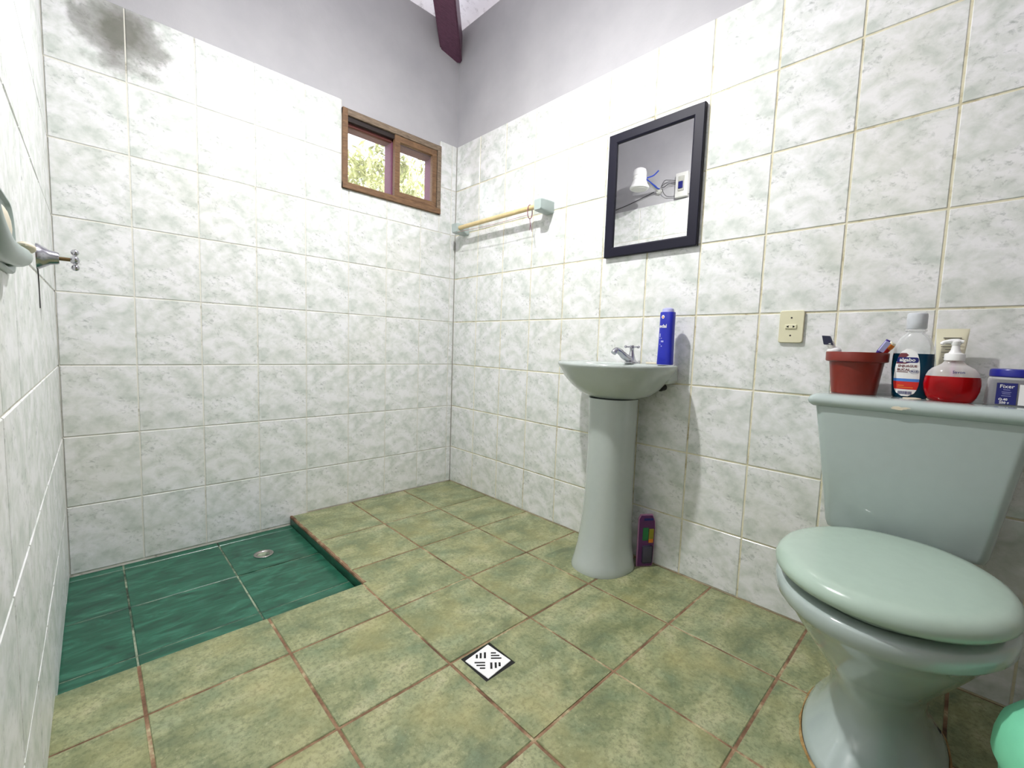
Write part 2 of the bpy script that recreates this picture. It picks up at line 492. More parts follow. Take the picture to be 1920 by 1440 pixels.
# ------------------------------------------------------------------ wall behind the camera, ceiling
bm = BM(); box(bm, -1.85, .2, ROOM_Y-.15, ROOM_Y, -.2, ZC+.1)
wall_front = struct('wall_front', bm, 'plaster')
bm = BM(); box(bm, -1.25, -.40, ROOM_Y+.001, ROOM_Y+.03, .005, 2.05, .003)  # unseen door, added so its dark wood cuts the bounce light
door = struct('added_door_1', bm, 'wood')
for (a, b, c, d) in ((-1.17, -.86, .18, .95), (-.79, -.48, .18, .95), (-1.17, -.86, 1.08, 1.92), (-.79, -.48, 1.08, 1.92)):
    bm = BM(); box(bm, a, b, ROOM_Y+.028, ROOM_Y+.036, c, d, .006); part('panel', bm, 'wood', door)
bm = BM(); tube(bm, [(-1.20, ROOM_Y+.03, 1.0), (-1.20, ROOM_Y+.075, 1.0)], [.012, .018], 14); part('door_knob', bm, 'brass', door, True)
bm = BM()
cx0, cx1, cy0, cy1 = -1.85, .15, -3.05, .15
r0 = [(cx0, cy0, ZC-.05), (cx1, cy0, ZC-.05), (cx1, cy1, ZC-.05), (cx0, cy1, ZC-.05)]
r1 = [(-.9, -2.0, ZC+.33), (-.8, -2.0, ZC+.33), (-.8, -.85, ZC+.33), (-.9, -.85, ZC+.33)]
loft(bm, [r0, r1], False, True)
for f in list(bm.faces): f.normal_flip()
bmesh.ops.solidify(bm, geom=bm.faces[:], thickness=.04)
struct('ceiling', bm, 'ceil')

# hip beam that runs out of the corner
d = Vector((-.66, -.70, .27)).normalized(); side = Vector((d.y, -d.x, 0)).normalized(); upv = side.cross(d)
if upv.z < 0: upv = -upv
base = Vector((-.052, .004, 2.505)) - d*.06
bm = BM()
def beam_ring(p, w, h):
    return [p - side*w - upv*h, p + side*w - upv*h, p + side*w + upv*h, p - side*w + upv*h]
loft(bm, [beam_ring(base, .056, .072), beam_ring(base + d*1.15, .056, .06)])
bmesh.ops.bevel(bm, geom=bm.edges[:], offset=.006, segments=2, affect='EDGES')
single('ceiling_beam', bm, 'beam', 'dark maroon wooden hip beam rising out of the room corner under the ceiling', 'beam', base=base)

# ------------------------------------------------------------------ floor and sunken shower
bm = BM()
FB = -.0022
box(bm, SX1+.012, .1, SY0-.004, .1, -.2, FB)
box(bm, -1.80, .1, -3.05, SY0-.004, -.2, FB)
floor = struct('floor', bm, 'grout_brown')
DR = (-.8375, -1.334)
for i in range(len(XF)-1):
    for k in range(len(YF)-1):
        x0, x1, y0, y1 = XF[i+1], XF[i], YF[k+1], YF[k]
        x0 = max(x0, -1.668); y0 = max(y0, ROOM_Y)
        if x1 <= SX1+.02 and y0 >= SY0: continue
        if x0 < SX1-.01 and y1 > SY0: y1 = SY0                  # row cut along the shower edge
        if k == 2 and x0 > SX1-.01 and x0 < -.6: pass
        if i == 2 and x0 < SX1 and y0 >= SY0-.01: x0 = SX1
        if i == 2 and k == 4:                                   # tile with the square drain let in
            hx, hy = .0505, .0525
            bmh = BM(); g = .004
            X0, X1, Y0, Y1 = x0+g, x1-g, y0+g, y1-g
            a0, a1, b0, b1 = DR[0]-hx, DR[0]+hx, DR[1]-hy, DR[1]+hy
            for (p, q, r_, s_) in ((X0, a0, Y0, Y1), (a1, X1, Y0, Y1), (a0, a1, Y0, b0), (a0, a1, b1, Y1)):
                if q-p > .0005 and s_-r_ > .0005: box(bmh, p, q, r_, s_, -.009, 0)
            bmesh.ops.remove_doubles(bmh, verts=bmh.verts, dist=.0001)
            c_ = Vector(((x0+x1)/2, (y0+y1)/2, 0))
            bmesh.ops.translate(bmh, verts=bmh.verts, vec=-c_)
            bmesh.ops.rotate(bmh, verts=bmh.verts, cent=(0, 0, 0), matrix=Matrix.Rotation(PI/2, 3, 'X'))
            o = part('tile', bmh, 'floor_tile', floor); o.location = c_; o.rotation_euler = (-PI/2, 0, 0)
            continue
        put_tile(floor, x0, x1, y0, y1, 'floor_tile', .0068, .009, .0016, floor_z=0)
# riser of the step
bm = BM(); box(bm, SX1-.001, SX1+.012, SY0, -.002, SH-.01, -.012, .001); part('step_riser', bm, 'shower_tile', floor)
bm = BM(); box(bm, SX0, SX1+.01, SY0-.012, SY0-.001, SH-.01, -.010, .001); part('step_riser', bm, 'shower_tile', floor)
bm = BM()
n = 40
prev = None
rows = []
for k in range(n+1):
    y = SY0 + (-.002-SY0)*k/n
    w = .006 + random.uniform(-.002, .003)
    rows.append([(SX1-.0022, y, -.010), (SX1-.0026-w*.15, y, -.003), (SX1-.001, y, .0015), (SX1+w, y, .0012), (SX1+w, y, -.008)])
loft(bm, rows); part('step_edge', bm, 'grout_brown', floor, label='chipped brown tile edge of the step')
bm = BM(); box(bm, SX0, SX1, SY0, 0, -.2, SH-.0022)
tray = part('shower_tray', bm, 'grout_dark', floor)
sxs = [SX1, -1.205, -1.503, SX0]; sys_ = [0, -.045, -.36, -.652, SY0]
SD = (-1.087, -.236)
for i in range(3):
    for k in range(4):
        x0, x1, y0, y1 = sxs[i+1], sxs[i], sys_[k+1], sys_[k]
        if i == 0 and k == 1:                                   # round hole for the drain
            bmh = BM(); N = 40; g = .003
            c_ = Vector(((x0+x1)/2, (y0+y1)/2, SH)); hw, hh = (x1-x0)/2-g, (y1-y0)/2-g
            cx, cy = SD[0]-c_.x, SD[1]-c_.y
            angs = [2*PI*q/N for q in range(N)] + [math.atan2(sy-cy, sx-cx) % (2*PI) for sx in (-hw, hw) for sy in (-hh, hh)]
            angs = sorted(angs); inner = []; outer = []
            for a in angs:
                dx, dy = math.cos(a), math.sin(a)
                tt = min(((hw if dx > 0 else -hw)-cx)/dx if abs(dx) > 1e-9 else 9, ((hh if dy > 0 else -hh)-cy)/dy if abs(dy) > 1e-9 else 9)
                inner.append((cx+dx*.031, 0, cy+dy*.031)); outer.append((cx+dx*tt, 0, cy+dy*tt))
            low = [(p[0], .009, p[2]) for p in inner]; lo2 = [(p[0], .009, p[2]) for p in outer]
            loft(bmh, [low, inner, outer, lo2], False, False)
            o = part('tile', bmh, 'shower_tile', tray); o.location = c_; o.rotation_euler = (-PI/2, 0, 0)
            continue
        put_tile(tray, x0, x1, y0, y1, 'shower_tile', .005 if k in (1, 2) else .0045, .008, .0015, floor_z=SH)

# ------------------------------------------------------------------ window
win = thing('window_1', 'small two-pane sliding window in a weathered brown wooden frame above the shower', 'window', ((WX0+WX1)/2, 0, WZ0))
win['kind'] = 'structure'
del win['category']
yf0, yf1 = -.012, .05
fw = .026
bm = BM(); box(bm, WX0, WX0+fw, yf0, yf1, WZ0, WZ1, .002); part('frame_jamb', bm, 'wood', win)
bm = BM(); box(bm, WX1-fw*.9, WX1, yf0, yf1, WZ0, WZ1, .002); part('frame_jamb', bm, 'wood_grey', win)
bm = BM(); box(bm, WX0, WX1, yf0+.001, yf1, WZ1-.03, WZ1, .002); part('frame_head', bm, 'wood_grey', win)
bm = BM(); box(bm, WX0, WX1, yf0-.002, yf1, WZ0, WZ0+.03, .002); part('frame_sill', bm, 'wood', win)
bm = BM(); box(bm, WX0+fw, WX1-fw, yf0+.012, yf1-.005, WZ1-.052, WZ1-.03); part('sliding_track', bm, 'wood_dark', win)
# sash in front on the right half
xm = (WX0+WX1)/2 - .005
sash = BM(); box(sash, xm, xm+.03, yf0+.004, .016, WZ0+.03, WZ1-.03, .0015); s_o = part('sash', sash, 'wood', win)
bm = BM(); box(bm, WX1-fw*.9-.032, WX1-fw*.9-.004, yf0+.004, .016, WZ0+.03, WZ1-.03, .0015); part('stile', bm, 'wood', s_o)
bm = BM(); box(bm, xm+.03, WX1-fw*.9-.032, yf0+.004, .016, WZ1-.062, WZ1-.032, .0015); part('rail', bm, 'wood', s_o)
bm = BM(); box(bm, xm+.03, WX1-fw*.9-.032, yf0+.004, .016, WZ0+.031, WZ0+.058, .0015); part('rail', bm, 'wood', s_o)
bm = BM(); box(bm, xm+.03, WX1-fw*.9-.032, .003, .006, WZ0+.056, WZ1-.06); part('pane', bm, 'glass', s_o)
bm = BM(); box(bm, WX0+fw, xm, .030, .033, WZ0+.03, WZ1-.052); part('pane', bm, 'glass', win)
# mauve lining of the outer opening
bm = BM(); box(bm, xm-.005, xm+.028, .02, T+.005, WZ0+.012, WZ1-.03, .002); part('mullion', bm, 'mauve', win, label='mauve painted outer mullion')
bm = BM(); box(bm, WX1-.042, WX1-.002, .02, T+.005, WZ0+.012, WZ1-.03, .002); part('outer_jamb', bm, 'mauve', win)
bm = BM(); box(bm, WX0+.002, WX0+.03, .02, T+.005, WZ0+.012, WZ1-.03, .002); part('outer_jamb', bm, 'mauve', win)
bm = BM(); box(bm, WX0+.002, WX1-.002, .02, T+.005, WZ1-.066, WZ1-.03, .002); part('outer_head', bm, 'redbrown', win)
bm = BM(); box(bm, WX0+.002, WX1-.002, .02, T+.02, WZ0, WZ0+.03, .002); part('outer_sill', bm, 'redbrown', win)

# ------------------------------------------------------------------ mirror
mir = thing('wall_mirror', 'rectangular mirror in a plain navy-black frame hung above the washbasin', 'mirror', (-.012, -1.254, 1.206))
my0, my1, mz0, mz1 = -1.447, -1.061, 1.206, 1.689
xb, xf = -.001, -.020
def ring_rect(x, i):
    return [(x, my0+i, mz0+i), (x, my1-i, mz0+i), (x, my1-i, mz1-i), (x, my0+i, mz1-i)]
bm = BM(); loft(bm, [ring_rect(xb, .004), ring_rect(xb, 0), ring_rect(xf+.002, 0), ring_rect(xf, .002), ring_rect(xf, .033), ring_rect(xf+.003, .038), ring_rect(xf+.009, .039), ring_rect(xb-.004, .039)], False, False)
part('frame', bm, 'navy', mir)
bm = BM(); box(bm, xf+.0085, xf+.012, my0+.03, my1-.03, mz0+.03, mz1-.03); part('mirror_glass', bm, 'mirror', mir)
bm = BM(); box(bm, xf+.0125, xb, my0+.006, my1-.006, mz0+.006, mz1-.006); part('backing_board', bm, 'wood_dark', mir)

# ------------------------------------------------------------------ towel rail
rail = thing('towel_rail', 'towel rail of an ivory bar between two grey-green ceramic brackets', 'towel rail', (-.01, -.42, 1.45))
for y in (-.105, -.735):
    bm = BM()
    sec = rrect(.052, .056, .008)
    rings = []
    for x, s in ((0, 1.0), (-.05, .97), (-.078, .92), (-.086, .8)):
        rings.append([(x, y+p[0]*s, 1.474+p[1]*s) for p in sec])
    loft(bm, rings); part('bracket', bm, 'ceramic', rail, True, label='grey-green ceramic bracket')
bm = BM(); tube(bm, [(-.064, -.128, 1.474), (-.064, -.715, 1.474)], .0115, 16); part('bar', bm, 'beige_bar', rail, True, label='ivory plastic bar')
bm = BM()
pts = [(-.064+.016*math.cos(a), -.668, 1.457+.031*math.sin(a)) for a in [2*PI*k/28 for k in range(28)]]
tube(bm, pts + [pts[0], pts[1]], .0018, 6, False)
for e in ((-.067, -.672, 1.372), (-.058, -.680, 1.366)):
    tube(bm, curve_pts([(-.064, -.668, 1.427), (-.062, -.672, 1.40), e], 8), .0011, 5)
single('hair_elastic', bm, plain('dark red elastic', srgb(120, 30, 70), .6), 'thin dark red hair elastic looped over the ivory towel rail', 'hair elastic', True)
bm = BM(); tube(bm, curve_pts([(-.082, -.135, 1.447), (-.080, -.40, 1.438), (-.078, -.672, 1.44)], 12), .0011, 5)
single('string', bm, plain('reddish string', srgb(170, 120, 110), .7), 'thin reddish string stretched below the towel rail', 'string', True)

# ------------------------------------------------------------------ washbasin
CY = -1.205; X0 = -.10
sink = thing('washbasin', 'grey-green ceramic pedestal washbasin with a chrome tap under the mirror', 'washbasin', (-.13, CY, 0))
NB = 56
def basin_ring(sc, z, cx=X0, cy=CY, bf=.222, bb=.095, a=.232, tilt=True):
    out = []
    for k in range(NB):
        t_ = 2*PI*k/NB; c, s = math.cos(t_), math.sin(t_)
        if c < 0:
            x = cx + bf*sc*c*1.0; y = cy + a*sc*s
        else:
            e = 2/3.6
            x = cx + bb*sc*abs(c)**e; y = cy + a*sc*(1 if s > 0 else -1)*abs(s)**e
            y = cy + (y-cy)*(1-.10*max(0, (x-cx)/bb)**2)
        zz = z + (.015*(x+.08) if tilt else 0)
        out.append((x, y, zz))
    return out
ZR = .781
rings = [basin_ring(.40, .648, -.125, CY-.01, .2, .16, .21, False), basin_ring(.49, .6525, -.125, CY-.01, .2, .15, .21, False),
         basin_ring(.605, .664, -.115, CY-.006, .215, .14, .222, False), basin_ring(.735, .690, -.110, CY-.003, .22, .13, .228, False),
         basin_ring(.835, .716, -.104, CY, .222, .112, .231), basin_ring(.905, .738, X0, CY, .222, .104), basin_ring(.97, .760, X0, CY, .222, .097), basin_ring(1.0, ZR-.010), basin_ring(1.0, ZR-.003), basin_ring(.985, ZR),
         ]
inner = []
for sc, z in ((1.0, ZR-.001), (.96, ZR-.009), (.86, ZR-.05), (.66, ZR-.085), (.25, ZR-.098)):
    r = []
    for k in range(NB):
        t_ = 2*PI*k/NB
        r.append((-.192+.108*sc*math.cos(t_), CY+.196*sc*math.sin(t_), z-.006))
    inner.append(r)
bm = BM(); loft(bm, rings+inner)
part('basin', bm, 'ceramic_pale', sink, True, angle=50)
bm = BM(); box(bm, -.085, -.001, CY-.205, CY+.205, .711, ZR-.0015, .016, 4); part('back_apron', bm, 'ceramic_pale', sink, True)
bm = BM()
PY = -1.222
prings = []
for z, xf_, hw in ((0, .146, .112), (.012, .146, .112), (.03, .138, .106), (.09, .122, .096), (.18, .106, .089), (.30, .095, .084), (.45, .091, .082), (.60, .094, .085), (.648, .098, .087)):
    r = []
    for k in range(40):
        t_ = 2*PI*k/40; c, s = math.cos(t_), math.sin(t_)
        e = 2/2.3
        px = abs(c)**e*(1 if c > 0 else -1); py = abs(s)**e*(1 if s > 0 else -1)
        cx = -.135
        r.append((cx + (px*xf_ if px < 0 else px*.09), PY + hw*py, z))
    prings.append(r)
loft(bm, prings); part('pedestal', bm, 'ceramic_pale', sink, True, angle=60)
tap = BM()
tx, ty, tz = -.062, -1.243, ZR
lathe(tap, (tx, ty, tz), [(.026, 0), (.026, .004), (.02, .008), (.0155, .014), (.011, .030), (.0085, .042), (.0075, .052), (.010, .056)], 18)
tap_o = part('tap', tap, 'chrome', sink, True, label='chrome pillar tap')
bm = BM(); tube(bm, curve_pts([(tx-.004, ty, tz+.010), (tx-.035, ty+.008, tz+.024), (tx-.066, ty+.014, tz+.044), (tx-.084, ty+.018, tz+.046), (tx-.094, ty+.02, tz+.036)], 16), [.0135]*6+[.012]*6+[.0105]*5, 12); part('spout', bm, 'chrome', tap_o, True)
bm = BM()
hz = tz+.062
tube(bm, [(tx, ty, tz+.055), (tx, ty, hz+.006)], .007, 10)
for ang in (20, 110):
    dx, dy = math.cos(math.radians(ang))*.024, math.sin(math.radians(ang))*.024
    tube(bm, [(tx-dx, ty-dy, hz), (tx+dx, ty+dy, hz)], .0032, 8)
    sphere(bm, (tx-dx, ty-dy, hz), .0058, 10); sphere(bm, (tx+dx, ty+dy, hz), .0058, 10)
part('cross_handle', bm, 'chrome', tap_o, True)
bm = BM(); lathe(bm, (-.192, CY, ZR-.1035), [(.02, 0), (.02, .002), (.012, .002), (.01, -.0)], 20); part('plughole', bm, 'chrome', sink, True)

bm = BM(); tube(bm, [(.004, -1.352, .694), (-.03, -1.352, .692)], .0125, 14)
pipe_o = single('pipe_stub', bm, 'cable', 'short black pipe stub out of the tiles under the washbasin', 'pipe', True)
# bottle on the basin
bx, by = -.072, -1.386; bz = .782
bot = thing('shampoo_bottle', 'tall royal blue shampoo bottle with a pale lilac cap on the washbasin', 'bottle', (bx, by, bz))
bm = BM()
rings = []
for z, w, dd in ((0, .0275, .019), (.003, .029, .0205), (.04, .0278, .020), (.09, .0268, .0195), (.14, .0262, .019), (.185, .0262, .019), (.1875, .025, .018)):
    sec = []
    for k in range(32):
        t_ = 2*PI*k/32; c, s = math.cos(t_), math.sin(t_); e = 2/2.6
        sec.append((bx + dd*abs(c)**e*(1 if c > 0 else -1), by + w*abs(s)**e*(1 if s > 0 else -1), bz+z))
    rings.append(sec)
loft(bm, rings); part('bottle_body', bm, 'blue', bot, True)
bm = BM(); lathe(bm, (bx, by, bz+.187), [(.021, 0), (.021, .005), (.019, .012), (.012, .0155)], 24, sx=.85); part('cap', bm, 'lilac', bot, True)
def on_bottle(yc, zc):
    def f(u, v):
        y = u + yc                                  # offset along the face, + is towards the wall corner (+y)
        q = max(-.98, min(.98, y/.0265)); x = -.0192*(1-abs(q)**2.6)**(1/2.6)
        return (bx + x - .0006, by + y, bz + zc + v)
    return lambda u, v: f(-u, v)
bm = text_bm('sedal', .017, on_bottle(.009, .137), .0004); part('lettering', bm, 'white', bot)
bm = BM()
P = on_bottle(.008, .170)
vs_ = [bm.verts.new(P(.006*math.cos(2*PI*k/14), .0065*math.sin(2*PI*k/14))) for k in range(14)]; bm.faces.new(vs_)
part('badge', bm, 'white', bot)
bm = BM()
P = on_bottle(.008, .169)
vs_ = [bm.verts.new(Vector(P(.003*math.cos(2*PI*k/10), .003*math.sin(2*PI*k/10)))+Vector((-.0006, 0, 0))) for k in range(10)]; bm.faces.new(vs_)
part('badge', bm, 'orange', bot)
bm = BM()
for (u, v, w, h) in ((-.006, .105, .004, .012), (-.003, .094, .010, .003), (.004, .083, .010, .006), (.002, .066, .004, .004), (-.005, .072, .005, .004)):
    P = on_bottle(.010, 0)
    vs_ = [bm.verts.new(P(u+a, v+b)) for a, b in ((-w/2, -h/2), (w/2, -h/2), (w/2, h/2), (-w/2, h/2))]; bm.faces.new(vs_)
part('print', bm, 'lilac', bot)
bm = BM(); box(bm, -.066, -.044, -1.352, -1.306, .7815, .7875, .002, 2)
single('soap_sliver', bm, 'soap', 'thin leftover sliver of soap beside the blue shampoo bottle', 'soap', True)

# package leaning behind the pedestal
pk = thing('hanging_card_pack', 'purple and pink blister card pack standing between pedestal and wall', 'package', (-.046, -1.340, 0), math.radians(-34))
bm = BM(); 
outl = [(-.034, 0), (.030, 0), (.033, .012), (.036, .15), (.033, .182), (.022, .206), (-.026, .206), (-.034, .19)]
prism(bm, [(p[0], .003, p[1]) for p in outl], (0, -.005, 0)); part('card', bm, 'pink', pk)
bm = BM(); prism(bm, [(p[0]*.9, -.002, .004+p[1]*.96) for p in outl], (0, -.004, 0)); part('printed_face', bm, 'magenta', pk)
bm = BM(); box(bm, -.017, .006, -.009, -.006, .105, .155, .001); part('print', bm, 'green', pk)
bm = BM(); box(bm, .008, .028, -.009, -.006, .11, .15, .001); part('print', bm, 'yellow', pk)
bm = BM(); box(bm, .008, .027, -.009, -.006, .095, .11, .001); part('print', bm, 'orange', pk)
bm = BM(); box(bm, -.014, .024, -.009, -.006, .183, .192, .001); part('header_band', bm, 'navyprint', pk)
bm = BM(); box(bm, -.016, .026, -.012, -.006, .015, .085, .006, 3); part('blister', bm, 'gel', pk, True)

# ------------------------------------------------------------------ power outlet
out = thing('power_outlet', 'ivory two-pin power outlet plate on the tiles beside the washbasin', 'outlet', (-.004, -1.757, .869))
bm = BM()
sec = rrect(.066, .099, .007)
loft(bm, [[(x, -1.757+p[0]*s, .9185+p[1]*s) for p in sec] for x, s in ((0, 1), (-.006, 1), (-.009, .965))]); part('plate', bm, 'ivory', out, True, angle=30)
bm = BM(); box(bm, -.0125, -.008, -1.757-.0155, -1.757+.0155, .9185-.0065, .9185+.0065, .0015, 2); sk = part('socket', bm, 'ivory', out)
for s in (-1, 1):
    bm = BM(); y = -1.757 - s*.0085
    prism(bm, [(-.0123, y-s*.0035, .9185), (-.0123, y+s*.003, .9222), (-.0123, y+s*.003, .9148)], (-.0006, 0, 0)); part('pin_slot', bm, 'black', sk)
for z in (.9185+.027, .9185-.027):
    bm = BM(); tube(bm, [(-.0085, -1.757, z), (-.0096, -1.757, z)], .0026, 10); part('screw', bm, 'wood_dark', out)

# ------------------------------------------------------------------ toilet
TY = -2.066
toi = thing('toilet', 'grey-green ceramic toilet with a closed pale green lid against the right wall', 'toilet', (-.36, TY, 0))
def egg(cx, hlf, hlb, hw, z, n=48, ef=2.0, eb=2.6):
    r = []
    for k in range(n):
        t_ = 2*PI*k/n; c, s = math.cos(t_), math.sin(t_)
        e = 2/(ef if c < 0 else eb)
        x = abs(c)**e*(1 if c > 0 else -1); y = abs(s)**e*(1 if s > 0 else -1)
        r.append((cx + x*(hlf if x < 0 else hlb), TY + hw*y, z))
    return r
bm = BM()
rings = [egg(-.36, .215, .20, .121, 0), egg(-.36, .215, .20, .121, .012), egg(-.36, .205, .195, .114, .022), egg(-.355, .165, .185, .098, .045),
         egg(-.35, .135, .175, .086, .08), egg(-.35, .122, .17, .080, .12), egg(-.355, .135, .165, .088, .165), egg(-.375, .17, .17, .112, .215),
         egg(-.395, .196, .19, .136, .265), egg(-.41, .214, .205, .156, .305), egg(-.417, .223, .216, .167, .327), egg(-.42, .232, .224, .178, .336), egg(-.42, .238, .23, .185, .344), egg(-.42, .239, .23, .186, .366),
         egg(-.42, .232, .225, .180, .374), egg(-.42, .19, .15, .14, .374), egg(-.41, .17, .12, .12, .33), egg(-.39, .08, .06, .06, .22)]
loft(bm, rings); part('bowl', bm, 'ceramic', toi, True, angle=60)
bm = BM()
for a, b in (((-.3, TY-.095), None),):
    prism(bm, [(-.292, TY-.0955, .030), (-.262, TY-.0955, .030), (-.258, TY-.1025, .022), (-.296, TY-.1025, .022)], (0, -.003, .004))
part('bolt_slot', bm, 'black', toi)
bm = BM(); rr_o = egg(-.36, .221, .206, .127, 0); rr_t = egg(-.36, .217, .202, .123, .006)
rr_o = [(p[0]+random.uniform(-.002, .002), p[1]+random.uniform(-.002, .002), .001) for p in rr_o]
rr_b = egg(-.36, .20, .19, .11, .001)
loft(bm, [rr_b, rr_o, rr_t], False, False); part('sealant_bead', bm, 'rust', toi, label='rusty sealant around the foot')
# shelf behind the bowl that carries the tank
bm = BM(); box(bm, -.27, -.03, TY-.10, TY+.10, .30, .385, .02, 3); part('tank_shelf', bm, 'ceramic', toi, True)
bm = BM()
so = egg(-.43, .190, .17, .145, .3745, eb=3.2); so2 = [(p[0], p[1], .3925) for p in so]
si = egg(-.43, .15, .12, .105, .3745); si2 = [(p[0], p[1], .3925) for p in si]
loft(bm, [si, so, so2, si2, si], False, False); part('seat_ring', bm, 'seat', toi, True, angle=40)
def lidring(inset, z):
    r = []
    for p in egg(-.445, .214-inset, .215-inset, .184-inset, z, 64, 2.05, 2.05):
        x = min(p[0], -.235-inset*.8)
        y = p[1]
        r.append((x, y, z + .0))
    return r
bm = BM()
loft(bm, [lidring(.03, .3925), lidring(.006, .3925), lidring(.001, .398), lidring(0, .404), lidring(.002, .412), lidring(.008, .420), lidring(.018, .4255), lidring(.034, .4275), lidring(.09, .429), lidring(.15, .4295)])
part('seat_lid', bm, 'seat', toi, True, angle=60, label='closed pale green seat lid')
for s in (-1, 1):
    bm = BM(); tube(bm, [(-.228, TY+s*.07-.018, .400), (-.228, TY+s*.07+.018, .400)], .011, 12); part('hinge', bm, 'seat', toi, True)
# tank
def rr3(x0, x1, y0, y1, z, r):
    sec = rrect(x1-x0, y1-y0, r, 6)
    return [((x0+x1)/2+p[0], (y0+y1)/2+p[1], z) for p in sec]
bm = BM()
loft(bm, [rr3(-.192, -.022, TY-.128, TY+.128, .388, .012), rr3(-.203, -.012, TY-.142, TY+.142, .394, .016), rr3(-.208, -.01, TY-.147, TY+.147, .408, .018),
          rr3(-.212, -.008, TY-.171, TY+.171, .58, .02), rr3(-.214, -.008, TY-.190, TY+.190, .708, .02)])
tank = part('tank', bm, 'ceramic', toi, True, angle=35)
bm = BM()
loft(bm, [rr3(-.216, -.004, TY-.196, TY+.196, .703, .014), rr3(-.223, -.002, TY-.203, TY+.203, .709, .016), rr3(-.226, -.001, TY-.206, TY+.206, .717, .018), rr3(-.223, -.002, TY-.203, TY+.203, .726, .018),
          rr3(-.213, -.006, TY-.193, TY+.193, .7335, .014), rr3(-.195, -.012, TY-.175, TY+.175, .7360, .01)])
part('tank_lid', bm, 'ceramic', toi, True, angle=50)
bm = BM()
pts = []
for k in range(18):
    a = 2*PI*k/18; rr = 1+random.uniform(-.35, .3)
    pts.append((-.2268, TY+.021+.016*rr*math.cos(a), .7165+.0035*rr*math.sin(a)))
prism(bm, [(-.2245, p[1], p[2]) for p in pts], (-.0022, 0, 0))
part('chipped_glaze', bm, 'soap', toi, label='chipped cream patch on the lid edge')
LZ = .736

# ------------------------------------------------------------------ things on the tank lid
px_, py_ = -.115, -1.940
pot = thing('plastic_pot', 'red-brown plastic flower pot holding toothbrushes on the toilet tank', 'pot', (px_, py_, LZ))
bm = BM()
lathe(bm, (px_, py_, LZ), [(.044, 0), (.048, .0005), (.0575, .082), (.0635, .083), (.066, .085), (.0665, .106), (.0655, .108), (.0625, .108), (.0615, .09), (.0555, .085), (.046, .006), (.001, .005)], 40, True, False)
part('pot_body', bm, 'terracotta', pot, True, angle=30)
def brush(name, label, base_, tip, mat1, mat2, head, group):
    b = thing(name, label, 'toothbrush', base_, 0, group)
    base_ = Vector(base_); tip = Vector(tip); dd = (tip-base_)
    bm = BM(); tube(bm, [base_, base_+dd*.45, base_+dd*.7], [.0045, .0055, .004], 10); part('handle', bm, mat1, b, True)
    bm = BM(); tube(bm, [base_+dd*.7, base_+dd*.78, base_+dd], [.0036, .0058, .005], 10); part('head', bm, head, b, True)
    n_ = dd.normalized(); sd = Vector((-.5, -.4, .45)); sd = (sd-n_*sd.dot(n_)).normalized(); ot = n_.cross(sd)
    bm = BM()
    c0 = base_+dd*.80+sd*.004
    r0 = [c0+ot*.0052-n_*0, c0-ot*.0052, c0-ot*.0052+n_*dd.length*.18, c0+ot*.0052+n_*dd.length*.18]
    loft(bm, [r0, [p+sd*.011 for p in r0]]); part('bristles', bm, mat2, b)
    return b
# razor-like holder with dark head
rz = thing('white_razor', 'white razor with a dark blue head leaning over the pot rim', 'razor', (-.105, -1.925, LZ+.008))
bm = BM(); tube(bm, [(-.105, -1.925, LZ+.008), (-.13, -1.893, LZ+.105), (-.138, -1.884, LZ+.132)], [.005, .009, .0085], 12); part('handle', bm, 'white', rz, True)
bm = BM(); prism(bm, [(-.133, -1.871, LZ+.126), (-.133, -1.893, LZ+.124), (-.136, -1.884, LZ+.148), (-.136, -1.866, LZ+.149)], (-.012, 0, .001)); part('head', bm, 'darkblue', rz)
bm = BM(); prism(bm, [(-.126, -1.889, LZ+.110), (-.126, -1.896, LZ+.112), (-.130, -1.884, LZ+.144), (-.130, -1.879, LZ+.146)], (-.008, 0, 0)); part('back_edge', bm, 'darkblue', rz)
bm = BM(); sphere(bm, (-.130, -1.893, LZ+.110), .014, 14, (1, 1.2, .9)); part('collar', bm, 'white', rz, True)
brush('toothbrush', 'purple and white toothbrush leaning out of the pot', (-.122, -1.930, LZ+.008), (-.136, -2.003, LZ+.140), 'white', 'lilac', 'purple', None)
tb = thing('toothpaste_tube', 'small red and orange toothpaste tube sticking out of the pot', 'tube', (-.098, -1.945, LZ+.008))
bm = BM(); tube(bm, [(-.098, -1.945, LZ+.008), (-.100, -1.984, LZ+.10), (-.100, -1.997, LZ+.122)], [.008, .0105, .0105], 14); part('tube_body', bm, 'red', tb, True)
bm = BM(); tube(bm, [(-.100, -1.997, LZ+.122), (-.100, -2.001, LZ+.126), (-.100, -2.005, LZ+.131)], [.0108, .0108, .010], 14); part('tube_end', bm, 'orange', tb, True)
bm = BM(); tube(bm, [(-.100, -2.005, LZ+.131), (-.100, -2.008, LZ+.135)], [.009, .008], 12); part('cap', bm, 'cream', tb, True)

# mouthwash bottle
wx, wy = -.112, -2.050
mw = thing('mouthwash_bottle', 'half-full clear bottle of teal mouthwash with a printed label on the tank', 'bottle', (wx, wy, LZ))
def mw_ring(z, w, dd, e=2.3):
    r = []
    for k in range(36):
        t_ = 2*PI*k/36; c, s = math.cos(t_), math.sin(t_); q = 2/e
        r.append((wx + dd*abs(c)**q*(1 if c > 0 else -1), wy + w*abs(s)**q*(1 if s > 0 else -1), LZ+z))
    return r
prof = [(0, .031, .020), (.004, .0335, .0225), (.03, .0355, .0245), (.07, .0390, .0255), (.10, .0385, .0250), (.108, .0378, .0245)]
top = [(.108, .0378, .0245), (.125, .0355, .0235), (.142, .030, .021), (.152, .023, .019), (.156, .0175, .0165), (.160, .0165, .016), (.163, .0205, .0195), (.166, .0205, .0195), (.168, .016, .0155), (.172, .016, .0155)]
